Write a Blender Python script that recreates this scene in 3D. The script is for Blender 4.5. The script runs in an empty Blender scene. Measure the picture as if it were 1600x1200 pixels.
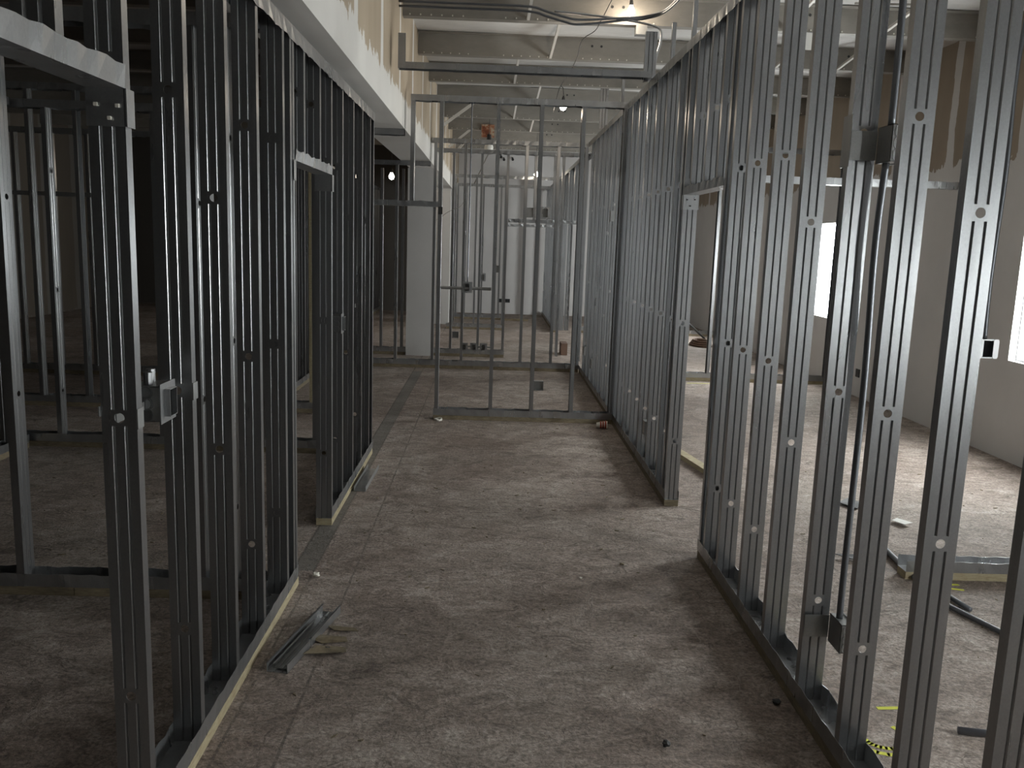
import bpy, bmesh, math, random
from mathutils import Vector, Matrix
random.seed(7)
SC = bpy.context.scene
COL = SC.collection
S = 1.11            # every length below is scaled by this about the floor point under the camera

# ------------------------------------------------------------------ camera, world, light, exposure
cam = bpy.data.cameras.new('camera')
co = bpy.data.objects.new('camera', cam); COL.objects.link(co)
p, y, r = math.radians(9.482), math.radians(1.573), math.radians(1.953)
F = Vector((math.sin(y)*math.cos(p), math.cos(y)*math.cos(p), -math.sin(p)))
RT0 = Vector((math.cos(y), -math.sin(y), 0)); UP0 = RT0.cross(F)
RT = math.cos(r)*RT0 + math.sin(r)*UP0; UP = -math.sin(r)*RT0 + math.cos(r)*UP0
M = Matrix((RT, UP, -F)).transposed().to_4x4(); M.translation = Vector((0, 0, 1.6*S))
co.matrix_world = M
cam.sensor_width = 36; cam.lens = 1343.2/1600*36; cam.clip_start = .05; cam.clip_end = 200
SC.camera = co

w = bpy.data.worlds.new('overcast_daylight'); SC.world = w; w.use_nodes = True
bg = w.node_tree.nodes['Background']
bg.inputs[0].default_value = (.965, .98, 1.0, 1); bg.inputs[1].default_value = 50.0
SC.view_settings.view_transform = 'Standard'; SC.view_settings.look = 'None'
SC.view_settings.exposure = 0.0; SC.view_settings.gamma = 1; SC.view_settings.use_curve_mapping = False
try:
    SC.cycles.use_denoising = True
    SC.cycles.max_bounces = 10; SC.cycles.diffuse_bounces = 6; SC.cycles.glossy_bounces = 5
    SC.cycles.sample_clamp_indirect = 6
except Exception: pass

XW, XLW, YF, YB, ZR = 4.13, -8.0, 18.9, -6.0, 3.56  # most positions below were worked out from image pixels on assumed planes
WINS = [(-3.9, -3.1), (.9, 1.9), (5.5, 6.7), (9.9, 11.1), (14.3, 15.5)]
WZ0, WZ1 = .79, 1.94
for a, b in WINS:      # sky portals: they guide sampling of the daylight through the real openings
    l = bpy.data.lights.new('window_portal', 'AREA'); l.shape = 'RECTANGLE'
    l.size = (b-a)*S; l.size_y = (WZ1-WZ0)*S; l.cycles.is_portal = True
    o = bpy.data.objects.new('window_portal', l); COL.objects.link(o)
    o.location = ((XW+.03)*S, (a+b)/2*S, (WZ0+WZ1)/2*S)
    o.rotation_euler = Vector((-1, 0, 0)).to_track_quat('-Z', 'Z').to_euler()

# ------------------------------------------------------------------ materials
def mat(name, col=(.5, .5, .5), rough=.6, metal=0.0, emit=None, es=1.0):
    m = bpy.data.materials.new(name); m.use_nodes = True
    b = m.node_tree.nodes['Principled BSDF']
    b.inputs['Base Color'].default_value = (*col, 1); b.inputs['Roughness'].default_value = rough
    b.inputs['Metallic'].default_value = metal
    if emit: b.inputs['Emission Color'].default_value = (*emit, 1); b.inputs['Emission Strength'].default_value = es
    return m
class NT:
    def __init__(s, m): s.t = m.node_tree; s.b = s.t.nodes['Principled BSDF']; s.L = s.t.links.new
    def n(s, k, **kw):
        q = s.t.nodes.new(k)
        for a, v in kw.items(): setattr(q, a, v)
        return q
    def pos(s, scale=(1, 1, 1)):
        g = s.n('ShaderNodeNewGeometry'); mp = s.n('ShaderNodeMapping'); mp.inputs['Scale'].default_value = scale
        s.L(g.outputs['Position'], mp.inputs['Vector']); return mp.outputs[0]
    def noise(s, vec, scale, detail=4, rough=.6, dist=0):
        q = s.n('ShaderNodeTexNoise'); q.inputs['Scale'].default_value = scale; q.inputs['Detail'].default_value = detail
        q.inputs['Roughness'].default_value = rough; q.inputs['Distortion'].default_value = dist
        s.L(vec, q.inputs['Vector']); return q.outputs['Fac']
    def ramp(s, f, stops):
        q = s.n('ShaderNodeValToRGB'); e = q.color_ramp.elements
        while len(e) < len(stops): e.new(.5)
        for i, (pp, c) in enumerate(stops):
            e[i].position = pp; e[i].color = (*c, 1) if isinstance(c, tuple) else (c, c, c, 1)
        s.L(f, q.inputs[0]); return q.outputs[0]
    def mix(s, f, a, b, mode='MIX'):
        q = s.n('ShaderNodeMix', data_type='RGBA', blend_type=mode)
        for i, v in ((0, f), (6, a), (7, b)):
            if isinstance(v, (int, float)): q.inputs[i].default_value = v
            elif isinstance(v, tuple): q.inputs[i].default_value = (*v, 1)
            else: s.L(v, q.inputs[i])
        return q.outputs[2]
    def math(s, op, a, b=None, c=None):
        q = s.n('ShaderNodeMath', operation=op)
        for i, v in enumerate((a, b, c)):
            if v is None: continue
            if isinstance(v, (int, float)): q.inputs[i].default_value = v
            else: s.L(v, q.inputs[i])
        return q.outputs[0]
    def bump(s, h, st, dist=.01):
        q = s.n('ShaderNodeBump'); q.inputs['Strength'].default_value = st; q.inputs['Distance'].default_value = dist
        s.L(h, q.inputs['Height']); s.L(q.outputs[0], s.b.inputs['Normal'])
    def xyz(s, v):
        q = s.n('ShaderNodeSeparateXYZ'); s.L(v, q.inputs[0]); return q.outputs

def galv(name, base, metal=.92, r0=.26, r1=.34):
    m = mat(name, base, .32, metal); t = NT(m)
    ns = t.noise(t.pos((1, 1, .12)), 7, 3); sp = t.noise(t.pos((1, 1, .8)), 150, 2)
    f = t.math('ADD', t.math('MULTIPLY', sp, .3), t.math('MULTIPLY', ns, .7))
    d = tuple(c*.84 for c in base); h = tuple(min(1, c*1.12) for c in base)
    t.L(t.ramp(f, [(.35, d), (.65, h)]), t.b.inputs['Base Color'])
    t.L(t.ramp(ns, [(.3, r1), (.7, r0)]), t.b.inputs['Roughness'])
    return m
STEEL = galv('galvanised_steel', (.31, .313, .318))
STEEL2 = galv('galvanised_track_steel', (.38, .385, .39), .84, .25, .33)
BOXM = galv('stamped_box_steel', (.27, .27, .265), .6, .35, .45)
EMT = galv('grey_conduit', (.13, .135, .145), .7, .35, .45)
PALE = mat('pale_primer', (.55, .52, .48), .6)
PURL = mat('primed_purlin', (.36, .34, .31), .55, .15); t = NT(PURL)
t.L(t.ramp(t.noise(t.pos((.4, 1, 1)), 3, 6, .7), [(.3, (.17, .155, .135)), (.7, (.27, .25, .22))]), t.b.inputs['Base Color'])
RUST = mat('rusted_plate', (.25, .08, .03), .8, 0); t = NT(RUST)
t.L(t.ramp(t.noise(t.pos(), 9, 6, .7), [(.42, (.15, .045, .02)), (.5, (.30, .11, .05)), (.6, (.45, .38, .28))]), t.b.inputs['Base Color'])
BLANKET = mat('roof_insulation_facing', (.6, .58, .56), .38, 0); t = NT(BLANKET)
t.L(t.ramp(t.noise(t.pos((.5, 1, 1)), 1.6, 5, .6), [(.3, (.48, .46, .445)), (.7, (.68, .665, .645))]), t.b.inputs['Base Color'])
t.bump(t.noise(t.pos((.6, 1.4, 1)), 3.5, 4), .5, .05)
WOOD = mat('treated_plate_wood', (.5, .4, .25), .75); t = NT(WOOD)
t.L(t.ramp(t.noise(t.pos((3, 3, 14)), 6, 5, .7), [(.3, (.22, .165, .09)), (.55, (.33, .28, .175)), (.75, (.38, .335, .215))]), t.b.inputs['Base Color'])
DARKW = mat('dark_plate_wood', (.2, .15, .1), .8); t = NT(DARKW)
t.L(t.ramp(t.noise(t.pos((3, 3, 14)), 6, 5, .7), [(.3, (.10, .08, .05)), (.7, (.24, .19, .12))]), t.b.inputs['Base Color'])
BLACK = mat('black_cable', (.02, .02, .02), .5)
CARD = mat('brown_board', (.11, .062, .04), .85)
PAPER = mat('pale_paper', (.5, .49, .46), .8)
YEL = mat('yellow_spray_paint', (.55, .56, .06), .85)
CRE = mat('cream_plastic', (.75, .72, .66), .5)
GLOW = mat('glowing_bulb', (1, .95, .85), .3, 0, (1.0, .90, .74), 60)
WIREM = mat('tie_wire', (.35, .33, .30), .5, .5)
CHALK = mat('pale_debris', (.6, .57, .5), .9)
PIPE = mat('grey_pipe', (.12, .125, .14), .45, .3)
VINYL = mat('window_frame_vinyl', (.75, .77, .8), .4)

def drywall(name, zb, axis, jw=.10, white=(.66, .64, .62), tan=(.36, .28, .20), ph=0.0, wall_white_only=False):
    m = mat(name, white, .85); t = NT(m)
    X, Y, Z = t.xyz(t.pos((1/S, 1/S, 1/S)))[:3]
    wv = t.ramp(t.noise(t.pos((1, 1, 1)), 1.3, 5, .6), [(.3, tuple(c*.90 for c in white)), (.7, white)])
    if wall_white_only:
        t.L(wv, t.b.inputs['Base Color']); t.bump(t.noise(t.pos(), 22, 3), .08, .01); return m
    H = Y if axis == 'Y' else X
    n1 = t.noise(t.pos((1, 1, .45)), 6, 5, .7, .6)
    n2 = t.noise(t.pos((1, 1, .3)), 2.2, 4, .6, .8)
    # low finished band with a ragged upper edge
    e = t.math('ADD', zb, t.math('MULTIPLY', t.math('SUBTRACT', n1, .5), .38))
    low = t.math('LESS_THAN', Z, e)
    # taped vertical joints every board width
    fr = t.math('ABSOLUTE', t.math('SUBTRACT', t.math('FRACT', t.math('ADD', t.math('DIVIDE', H, 1.1), ph)), .5))
    jn = t.math('LESS_THAN', fr, t.math('ADD', jw*.30, t.math('MULTIPLY', t.math('SUBTRACT', n2, .45), .16)))
    mk = t.math('MAXIMUM', low, jn)
    tn = t.ramp(t.noise(t.pos((1, 1, .2)), 4, 4), [(.3, tuple(c*.85 for c in tan)), (.7, tan)])
    t.L(t.mix(mk, tn, wv), t.b.inputs['Base Color'])
    t.bump(t.noise(t.pos(), 22, 3), .08, .01)
    return m
DW_BULK = drywall('bulkhead_drywall', 2.735, 'Y', .14, (.60, .575, .54), (.35, .28, .20), .02)
DW_OUT = drywall('outer_drywall', 2.40, 'Y', .12, (.55, .535, .52), (.29, .235, .18), .25)
DW_FAR = drywall('far_drywall', 0, 'X', .1, (.66, .64, .63), wall_white_only=True)
DW_COL = drywall('column_drywall', 0, 'X', .1, (.46, .445, .43), wall_white_only=True)
DW_LEFT = drywall('left_drywall_shaded', .0, 'Y', .3, (.15, .135, .12), (.11, .09, .07), .1)  # dark tones put the gloom of the left rooms into the wall colour

FLOOR = mat('dusty_slab', (.3, .27, .24), .85); t = NT(FLOOR)
X, Y, Z = t.xyz(t.pos((1/S, 1/S, 1/S)))[:3]
big = t.noise(t.pos((1, 1, 1)), .8, 6, .65, .8)
med = t.noise(t.pos((1.0, 1.6, 1)), 5, 7, .72, 1.5)
fine = t.noise(t.pos((1, 1, 1)), 60, 5, .75, .4)
warm = t.noise(t.pos(), .55, 3, .5, .3)
c1 = t.ramp(med, [(.27, (.115, .09, .076)), (.44, (.235, .19, .162)), (.58, (.335, .282, .245)), (.75, (.44, .39, .345))])
c2 = t.mix(t.ramp(big, [(.36, 1.0), (.6, 0.0)]), c1, (.62, .565, .53), 'MULTIPLY')
c3 = t.mix(t.ramp(warm, [(.48, .0), (.66, .22)]), c2, (.25, .235, .205))
c4 = t.mix(.6, c3, t.ramp(fine, [(.36, .12), (.64, .88)]), 'OVERLAY')
# short fibrous scratches and drag marks in the dust
def hair(scale, sc, wd, dist, seed):
    g = t.n('ShaderNodeNewGeometry'); mp = t.n('ShaderNodeMapping'); mp.inputs['Scale'].default_value = sc; mp.inputs['Location'].default_value = (seed, seed*2, 0)
    mp.inputs['Rotation'].default_value = (0, 0, seed)
    t.L(g.outputs['Position'], mp.inputs['Vector'])
    nn = t.noise(mp.outputs[0], scale, 3, .5, dist)
    return t.ramp(t.math('ABSOLUTE', t.math('SUBTRACT', nn, .5)), [(0.0, 1.0), (wd, 0.0)])
mask = t.ramp(t.noise(t.pos(), 3.1, 4, .6), [(.5, 0.0), (.58, 1.0)])
mask2 = t.ramp(t.noise(t.pos((1, 1.3, 1)), 7.1, 4, .7), [(.52, 0.0), (.6, 1.0)])
scr = t.math('MAXIMUM', t.math('MULTIPLY', hair(5, (.6, 1, 1), .020, 1.4, .3), mask), t.math('MULTIPLY', hair(10, (1, .5, 1), .030, 2.2, 1.1), mask2))
c5 = t.mix(t.math('MULTIPLY', scr, .75), c4, (.07, .052, .04))
lt = t.math('MULTIPLY', hair(4, (1, .8, 1), .022, 2.2, 2.3), t.ramp(t.noise(t.pos(), 2.2, 4, .6), [(.5, 0.0), (.56, .5)]))
c5 = t.mix(t.math('MULTIPLY', lt, .6), c5, (.50, .45, .40))
c6 = c5
# the patched trench along the left partition: grey infill between two saw cuts
wob = t.math('MULTIPLY', t.math('SUBTRACT', med, .5), .02)
XX = t.math('ADD', X, wob)
def band(c, hw): return t.math('LESS_THAN', t.math('ABSOLUTE', t.math('SUBTRACT', XX, c)), hw)
tr = t.math('MULTIPLY', band(-.865, .052), t.math('MULTIPLY', t.math('LESS_THAN', Y, 10.3), t.math('GREATER_THAN', Y, 3.95)))
c7 = t.mix(t.math('MULTIPLY', tr, .7), c6, (.105, .10, .088))
ln = t.math('MAXIMUM', band(-.917, .006), t.math('MAXIMUM', t.math('MULTIPLY', band(-.812, .005), t.ramp(med, [(.45, 0.), (.5, 1.)])),
     t.math('MULTIPLY', band(-.62, .005), t.ramp(med, [(.42, 0.), (.5, 1.)]))))
c8 = t.mix(t.math('MULTIPLY', ln, .55), c7, (.045, .038, .032))
t.L(c8, t.b.inputs['Base Color'])
t.L(t.ramp(big, [(.3, .75), (.7, .92)]), t.b.inputs['Roughness'])
t.bump(t.math('ADD', t.math('MULTIPLY', med, .6), t.math('MULTIPLY', fine, .5)), .8, .016)

# grey clay-brown cast of the slab
GLASS = bpy.data.materials.new('window_glass'); GLASS.use_nodes = True; gt = GLASS.node_tree
gt.nodes.clear(); go = gt.nodes.new('ShaderNodeOutputMaterial'); gm = gt.nodes.new('ShaderNodeMixShader')
g1 = gt.nodes.new('ShaderNodeBsdfTransparent'); g2 = gt.nodes.new('ShaderNodeBsdfGlossy'); g2.inputs['Roughness'].default_value = .02
g1.inputs[0].default_value = (.95, .97, .96, 1); gm.inputs[0].default_value = .06
gt.links.new(g1.outputs[0], gm.inputs[1]); gt.links.new(g2.outputs[0], gm.inputs[2]); gt.links.new(gm.outputs[0], go.inputs[0])

# ------------------------------------------------------------------ mesh helpers
class MB:
    def __init__(s): s.v = []; s.f = []
    def box(s, x0, x1, y0, y1, z0, z1):
        n = len(s.v)
        s.v += [(x, yy, z) for z in (z0, z1) for yy in (y0, y1) for x in (x0, x1)]
        s.f += [tuple(n+i for i in q) for q in ((0, 2, 3, 1), (4, 5, 7, 6), (0, 1, 5, 4), (2, 6, 7, 3), (0, 4, 6, 2), (1, 3, 7, 5))]
        return s
    def tube(s, pts, r, seg=8, cap=True):
        pts = [Vector(q) for q in pts]; n0 = len(s.v); up = None
        for i, q in enumerate(pts):
            d = (pts[min(i+1, len(pts)-1)] - pts[max(i-1, 0)]).normalized()
            if up is None: up = d.orthogonal().normalized()
            up = (up - d*up.dot(d)).normalized(); sd = d.cross(up)
            rr = r[i] if isinstance(r, (list, tuple)) else r
            for k in range(seg):
                a = 2*math.pi*k/seg; s.v.append(tuple(q + (up*math.cos(a)+sd*math.sin(a))*rr))
        for i in range(len(pts)-1):
            for k in range(seg):
                a = n0+i*seg+k; b = n0+i*seg+(k+1) % seg; s.f.append((a, b, b+seg, a+seg))
        if cap: s.f.append(tuple(n0+k for k in range(seg))[::-1]); s.f.append(tuple(n0+(len(pts)-1)*seg+k for k in range(seg)))
        return s
    def prism(s, poly, h, fn):      # polygon (u,v) extruded by h; fn(u,v,t)->xyz
        n = len(s.v); m = len(poly)
        s.v += [fn(u, v, 0) for u, v in poly] + [fn(u, v, h) for u, v in poly]
        s.f += [tuple(range(n, n+m))[::-1], tuple(range(n+m, n+2*m))]
        s.f += [(n+i, n+(i+1) % m, n+m+(i+1) % m, n+m+i) for i in range(m)]
        return s
    def mesh(s, name, m, org=(0, 0, 0), smooth=False, fix=True):
        me = bpy.data.meshes.new(name)
        me.from_pydata([((a-org[0])*S, (b-org[1])*S, (c-org[2])*S) for a, b, c in s.v], [], s.f)
        if fix:
            bm = bmesh.new(); bm.from_mesh(me); bmesh.ops.recalc_face_normals(bm, faces=bm.faces[:]); bm.to_mesh(me); bm.free()
        me.materials.append(m)
        if smooth: me.shade_smooth()
        return me
ORG = {}
def link(name, me, org, parent=None):
    o = bpy.data.objects.new(name, me); COL.objects.link(o)
    po = ORG[parent.name] if parent else (0, 0, 0)
    o.location = tuple((org[i]-po[i])*S for i in range(3))
    if parent: o.parent = parent
    ORG[o.name] = tuple(org); return o
def add(name, mb, m, org=(0, 0, 0), parent=None, smooth=False):
    return link(name, mb.mesh(name, m, org, smooth), org, parent)
def tag(o, label, cat, group=None, kind=None):
    if label: o['label'] = label
    if cat: o['category'] = cat
    if group: o['group'] = group
    if kind: o['kind'] = kind
    return o
def thing(name, org, label, cat, group=None):
    return tag(link(name, None, org), label, cat, group)
def struct(name, mb, m, parent=None, org=(0, 0, 0)):
    o = add(name, mb, m, org, parent)
    if not parent: o['kind'] = 'structure'
    return o

D, FL = .085, .033
_sc = {}
def stud_mesh(axis, dr, h, holes):
    key = (axis, dr, round(h, 3), holes)
    if key in _sc: return _sc[key]
    T = .0011
    prof = [(.008, FL), (0, FL), (0, 0), (.25*D-.0001, 0)]
    mid = [(.28*D, 0), (.325*D, .0042), (.37*D, 0), (.63*D, 0), (.675*D, .0042), (.72*D, 0)]
    prof2 = [(.75*D, 0), (D, 0), (D, FL), (D-.008, FL)]
    P = prof+mid+prof2; i0, i1 = 3, 3+len(mid)+1
    zs = [0.0]
    for hz in holes: zs += [hz-.02, hz+.02]
    zs.append(h)
    bm = bmesh.new(); G = []
    def pt(b, a, z):
        a *= dr
        return (b*S, a*S, z*S) if axis == 'Y' else (a*S, b*S, z*S)
    plates = []; ref = None
    rows = [[bm.verts.new(pt(b, a, z)) for b, a in P] for z in zs]
    for k in range(len(zs)-1):
        hb = (k % 2 == 1)
        for i in range(len(P)-1):
            if hb and i0 <= i < i1: continue
            nf = bm.faces.new((rows[k][i], rows[k][i+1], rows[k+1][i+1], rows[k+1][i]))
            if i == 2 and ref is None: ref = nf
        if hb:
            cz = (zs[k]+zs[k+1])/2; cb = .5*D; n = 16; hw, hh = .25*D, .02; R = .0125
            ins, out = [], []
            for j in range(n):
                a = 2*math.pi*j/n+math.pi/n; c, s_ = math.cos(a), math.sin(a)
                ins.append(bm.verts.new(pt(cb+R*c, 0, cz+R*s_)))
                q = max(abs(c)/hw, abs(s_)/hh); out.append((c/q, s_/q))
            A = [bm.verts.new(pt(cb+u, 0, cz+v)) for u, v in out]
            for j in range(n):
                plates.append(bm.faces.new((ins[j], A[j], A[(j+1) % n], ins[(j+1) % n])))
            for su in (-1, 1):
                for sv in (-1, 1):
                    best = sorted(range(n), key=lambda j: (out[j][0]-su*hw)**2+(out[j][1]-sv*hh)**2)[:2]
                    cvt = bm.verts.new(pt(cb+su*hw, 0, cz+sv*hh)); plates.append(bm.faces.new((A[best[0]], A[best[1]], cvt)))
    bmesh.ops.recalc_face_normals(bm, faces=bm.faces[:])
    bm.normal_update()
    if plates and ref:
        for f in plates:
            if f.normal.dot(ref.normal) < 0: f.normal_flip()
    bmesh.ops.solidify(bm, geom=bm.faces[:], thickness=T*S)
    me = bpy.data.meshes.new('stud'); bm.to_mesh(me); bm.free(); me.materials.append(STEEL)
    _sc[key] = me; return me
HA, HB = (.37, 1.10, 1.93), (.835, 1.66)

def track_mb(axis, a0, a1, c, z, up=1, fh=.055, wav=.005, seed=0, depth=D):
    """U channel along axis from a0 to a1 with scalloped flange edges"""
    rnd = random.Random(seed); mb = MB(); n = max(2, int((a1-a0)/.045)); T = .0014
    ph = rnd.random()*6
    for side in (0, 1):
        b0 = c-T if side == 0 else c+depth; sg = -1 if side == 0 else 1
        base = len(mb.v)
        for i in range(n+1):
            a = a0+(a1-a0)*i/n
            wv = wav*(.6*math.sin(a*52+ph)+.4*math.sin(a*23+ph*2)) + rnd.uniform(-.2, .2)*wav
            lb = sg*abs(wav)*(.55+.45*math.sin(a*52+ph+1))
            for (bb, zz) in ((b0, z), (b0+T, z), (b0+lb+T, z+up*(fh+wv)), (b0+lb, z+up*(fh+wv))):
                mb.v.append((bb, a, zz) if axis == 'Y' else (a, bb, zz))
        for i in range(n):
            q = base+i*4
            for k in range(4): mb.f.append((q+k, q+(k+1) % 4, q+4+(k+1) % 4, q+4+k))
        mb.f.append((base, base+1, base+2, base+3)); q = base+n*4; mb.f.append((q, q+3, q+2, q+1))
    z0, z1 = (z, z+T) if up > 0 else (z-T, z)
    if axis == 'Y': mb.box(c-T, c+depth+T, a0, a1, z0, z1)
    else: mb.box(a0, a1, c-T, c+depth+T, z0, z1)
    return mb

class Wall:
    """one partition of metal studs: axis = direction it runs, c = low edge of its thickness"""
    def __init__(s, label, axis, c, a0, a1, name='stud_partition', cat='metal stud partition', group=None):
        s.ax, s.c = axis, c
        org = (c+D/2, a0, 0) if axis == 'Y' else (a0, c+D/2, 0)
        s.root = thing(name, org, label, cat, group); s.sd = int(abs(c*97)+abs(a0)*31)
    def stud(s, a, z1, z0=.042, dr=1, holes=HA, name='stud'):
        hs = tuple(h for h in holes if h < z1-z0-.05)
        me = stud_mesh(s.ax, dr, z1-z0, hs)
        org = (s.c, a, z0) if s.ax == 'Y' else (a, s.c, z0)
        return link(name, me, org, s.root)
    def base(s, a0, a1, plate=True, m=None, fh=.058):
        s.sd += 1
        o = (s.c, a0, 0) if s.ax == 'Y' else (a0, s.c, 0)
        if plate:
            mb = MB()
            a = a0
            rnd = random.Random(s.sd)
            while a < a1-.01:
                b = min(a1, a+rnd.uniform(2.1, 2.9))
                if a1-b < .4: b = a1
                e = rnd.uniform(-.001, .002)
                if s.ax == 'Y': mb.box(s.c-.001+e, s.c+D+.001+e, a+.002, b-.002, .0005, .04)
                else: mb.box(a+.002, b-.002, s.c-.001+e, s.c+D+.001+e, .0005, .04)
                a = b
            add('sill_plate', mb, m or DARKW, o, s.root)
        return add('bottom_track', track_mb(s.ax, a0, a1, s.c, .0405 if plate else .001, 1, fh, .004, s.sd), STEEL2, o, s.root)
    def top(s, a0, a1, z, fh=.055, wav=.005):
        s.sd += 1; o = (s.c, a0, z) if s.ax == 'Y' else (a0, s.c, z)
        return add('top_track', track_mb(s.ax, a0, a1, s.c, z, -1, fh, wav, s.sd), STEEL2, o, s.root)
    def header(s, a0, a1, z, tabs=(1, 1), fh=.045, wav=.006):
        """door header: an upturned track with its ends bent down and screwed to the jambs"""
        s.sd += 1; o = (s.c, a0, z) if s.ax == 'Y' else (a0, s.c, z)
        mb = track_mb(s.ax, a0, a1, s.c-.001, z, 1, fh, wav, s.sd, D+.002)
        h = add('door_header', mb, STEEL2, o, s.root)
        for k, a in ((0, a0), (1, a1)):
            if not tabs[k]: continue
            t = MB(); sg = -1 if k == 0 else 1
            e0, e1 = sorted((a+sg*.0002, a-sg*.002))
            f0, f1 = sorted((a, a+sg*.042))
            if s.ax == 'Y':
                t.box(s.c-.002, s.c+D+.002, e0, e1, z-.085, z)
                t.box(s.c+D+.004, s.c+D+.006, f0, f1, z-.085, z); t.box(s.c+D, s.c+D+.006, e0, e1, z-.085, z); t.box(s.c-.003, s.c-.001, f0, f1, z-.085, z)
            else:
                t.box(e0, e1, s.c-.002, s.c+D+.002, z-.085, z)
                t.box(f0, f1, s.c+D+.001, s.c+D+.003, z-.085, z); t.box(f0, f1, s.c-.003, s.c-.001, z-.085, z)
            tb = add('header_tab', t, STEEL2, o, h)
        return h

# ------------------------------------------------------------------ building shell
struct('floor', MB().box(XLW-.2, XW+.2, YB-.2, YF+.2, -.15, 0), FLOOR)
def pierced_wall(name, x0, x1, holes, m):
    mb = MB(); y0 = YB
    for a, b in holes:
        mb.box(x0, x1, y0, a, 0, ZR+.1); mb.box(x0, x1, a, b, 0, WZ0); mb.box(x0, x1, a, b, WZ1, ZR+.1); y0 = b
    mb.box(x0, x1, y0, YF, 0, ZR+.1); return struct(name, mb, m)
pierced_wall('wall_right', XW, XW+.16, WINS, DW_OUT)
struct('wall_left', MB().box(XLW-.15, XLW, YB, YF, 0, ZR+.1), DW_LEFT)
struct('wall_back', MB().box(-1.13, XW+.16, YF, YF+.15, 0, ZR+.1), DW_FAR)
SHADEDW = mat('shade_darkened_board', (.07, .062, .054), .9)  # near-black colour stands in for shade on the left wall halves
struct('wall_back_left', MB().box(XLW-.15, -1.13, YF, YF+.15, 0, ZR+.1), SHADEDW)
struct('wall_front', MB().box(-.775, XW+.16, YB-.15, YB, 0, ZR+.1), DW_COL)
struct('wall_front_left', MB().box(XLW-.15, -.775, YB-.15, YB, 0, ZR+.1), SHADEDW)
for i, (a, b) in enumerate(WINS):
    wf = MB(); x0, x1 = XW+.06, XW+.11; e = .012
    wf.box(x0, x1, a, a+e, WZ0, WZ1); wf.box(x0, x1, b-e, b, WZ0, WZ1); wf.box(x0, x1, a+e, b-e, WZ0, WZ0+e); wf.box(x0, x1, a+e, b-e, WZ1-e, WZ1)
    win = struct('window_%d' % (i+1), wf, VINYL)
    add('window_glass', MB().box(x0+.02, x0+.026, a+e, b-e, WZ0+e, WZ1-e), GLASS, (0, 0, 0), win)
# roof deck with insulation facing that sags between the purlins
PY = [-4.09+1.42*k for k in range(16)]; PY = [q for q in PY if q < YF-.3]     # includes 7.27, 8.69, 10.11 ...
rf = MB(); nx, ny = 60, 150
for j in range(ny+1):
    yy = YB+(YF-YB)*j/ny
    ph = ((yy-7.27)/1.42) % 1.0
    for i in range(nx+1):
        xx = XLW+(XW-XLW)*i/nx
        sag = .055*math.sin(math.pi*ph)**.7*(.7+.3*math.sin(xx*2.1+math.floor((yy-7.27)/1.42)*1.7)) + .012*math.sin(xx*7+yy*5)*math.sin(math.pi*ph)
        rf.v.append((xx, yy, ZR-.01-sag))
for j in range(ny):
    for i in range(nx):
        q = j*(nx+1)+i; rf.f.append((q, q+1, q+nx+2, q+nx+1))
nb = len(rf.v); rf.box(XLW, XW, YB, YF, ZR, ZR+.1)
o = link('ceiling', rf.mesh('ceiling', BLANKET, fix=False), (0, 0, 0)); o['kind'] = 'structure'; o.data.shade_smooth()
# bulkhead over the left partition and its drywalled column
BX0, BX1, BZ = -1.13, -.775, 2.5
struct('wall_bulkhead', MB().box(BX0, BX1, YB, YF, BZ, ZR+.02), DW_BULK)
cm = MB().box(-1.15, -.81, 11.71, 12.15, 0, BZ)
struct('wall_column', cm, DW_COL)
struct('wall_column_far', MB().box(-1.15, -.80, 16.2, 16.6, 0, BZ), DW_COL)

# ------------------------------------------------------------------ roof framing
ordn = ['over the camera end of the corridor', 'second', 'third']
bul = [('nearest roof purlin in view, crossed by the black cables at the top edge', 7.27),
       ('second roof purlin, with the curved reflection on the facing before it', 8.69),
       ('third roof purlin, just above the steel track that crosses the corridor', 10.11),
       ('fourth roof purlin, directly above the near cross partition top track', 11.53),
       ('fifth roof purlin, crossed by the pale diagonal brace', 12.95),
       ('sixth roof purlin, passing just in front of the rusty plate', 14.37),
       ('seventh roof purlin, behind the rusty plate', 15.79),
       ('last roof purlin before the white far wall', 17.21)]
def purlin(yy, label):
    z0, z1 = 3.34, 3.535; T = .004
    rt = thing('roof_purlin', (XW-.1, yy, z0), label, 'roof purlin', 'roof purlins crossing the building')
    for k, (xa, xb) in enumerate(((XLW, BX0-.002), (BX1+.002, XW))):
        mb = MB()
        mb.box(xa, xb, yy, yy+T, z0, z1); mb.box(xa, xb, yy+T, yy+.085, z0, z0+T); mb.box(xa, xb, yy+.085, yy+.085+T, z0, z0+.018)
        mb.box(xa, xb, yy-.07, yy, z1-T, z1)
        add('channel', mb, PURL, (0, yy, z0), rt)
    sm = MB(); x = BX1+.06; k = 0
    while x < XW:
        if k % 9 < 6: sm.box(x-.005, x+.005, yy-.006, yy, z0+.008, z0+.019)
        x += .085; k += 1
    if yy > 6.9:
        q = add('screws', sm, CHALK, (0, yy, z0), rt); q['kind'] = 'stuff'
        q2 = MB()
        for x in (.9, .99, 1.9, 2.5, 2.6, 3.4): q2.prism([(.012*math.cos(a*.785), .012*math.sin(a*.785)) for a in range(8)], .004, lambda u, v, t, x=x: (x+u, yy-.003+t, z0+.13+v))
        add('bolt_hole', q2, BLACK, (0, yy, z0), rt)['kind'] = 'stuff'
    return rt
for lb, yy in bul: purlin(yy, lb)
purlin(5.85, 'roof purlin just above the top edge of the picture')
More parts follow.
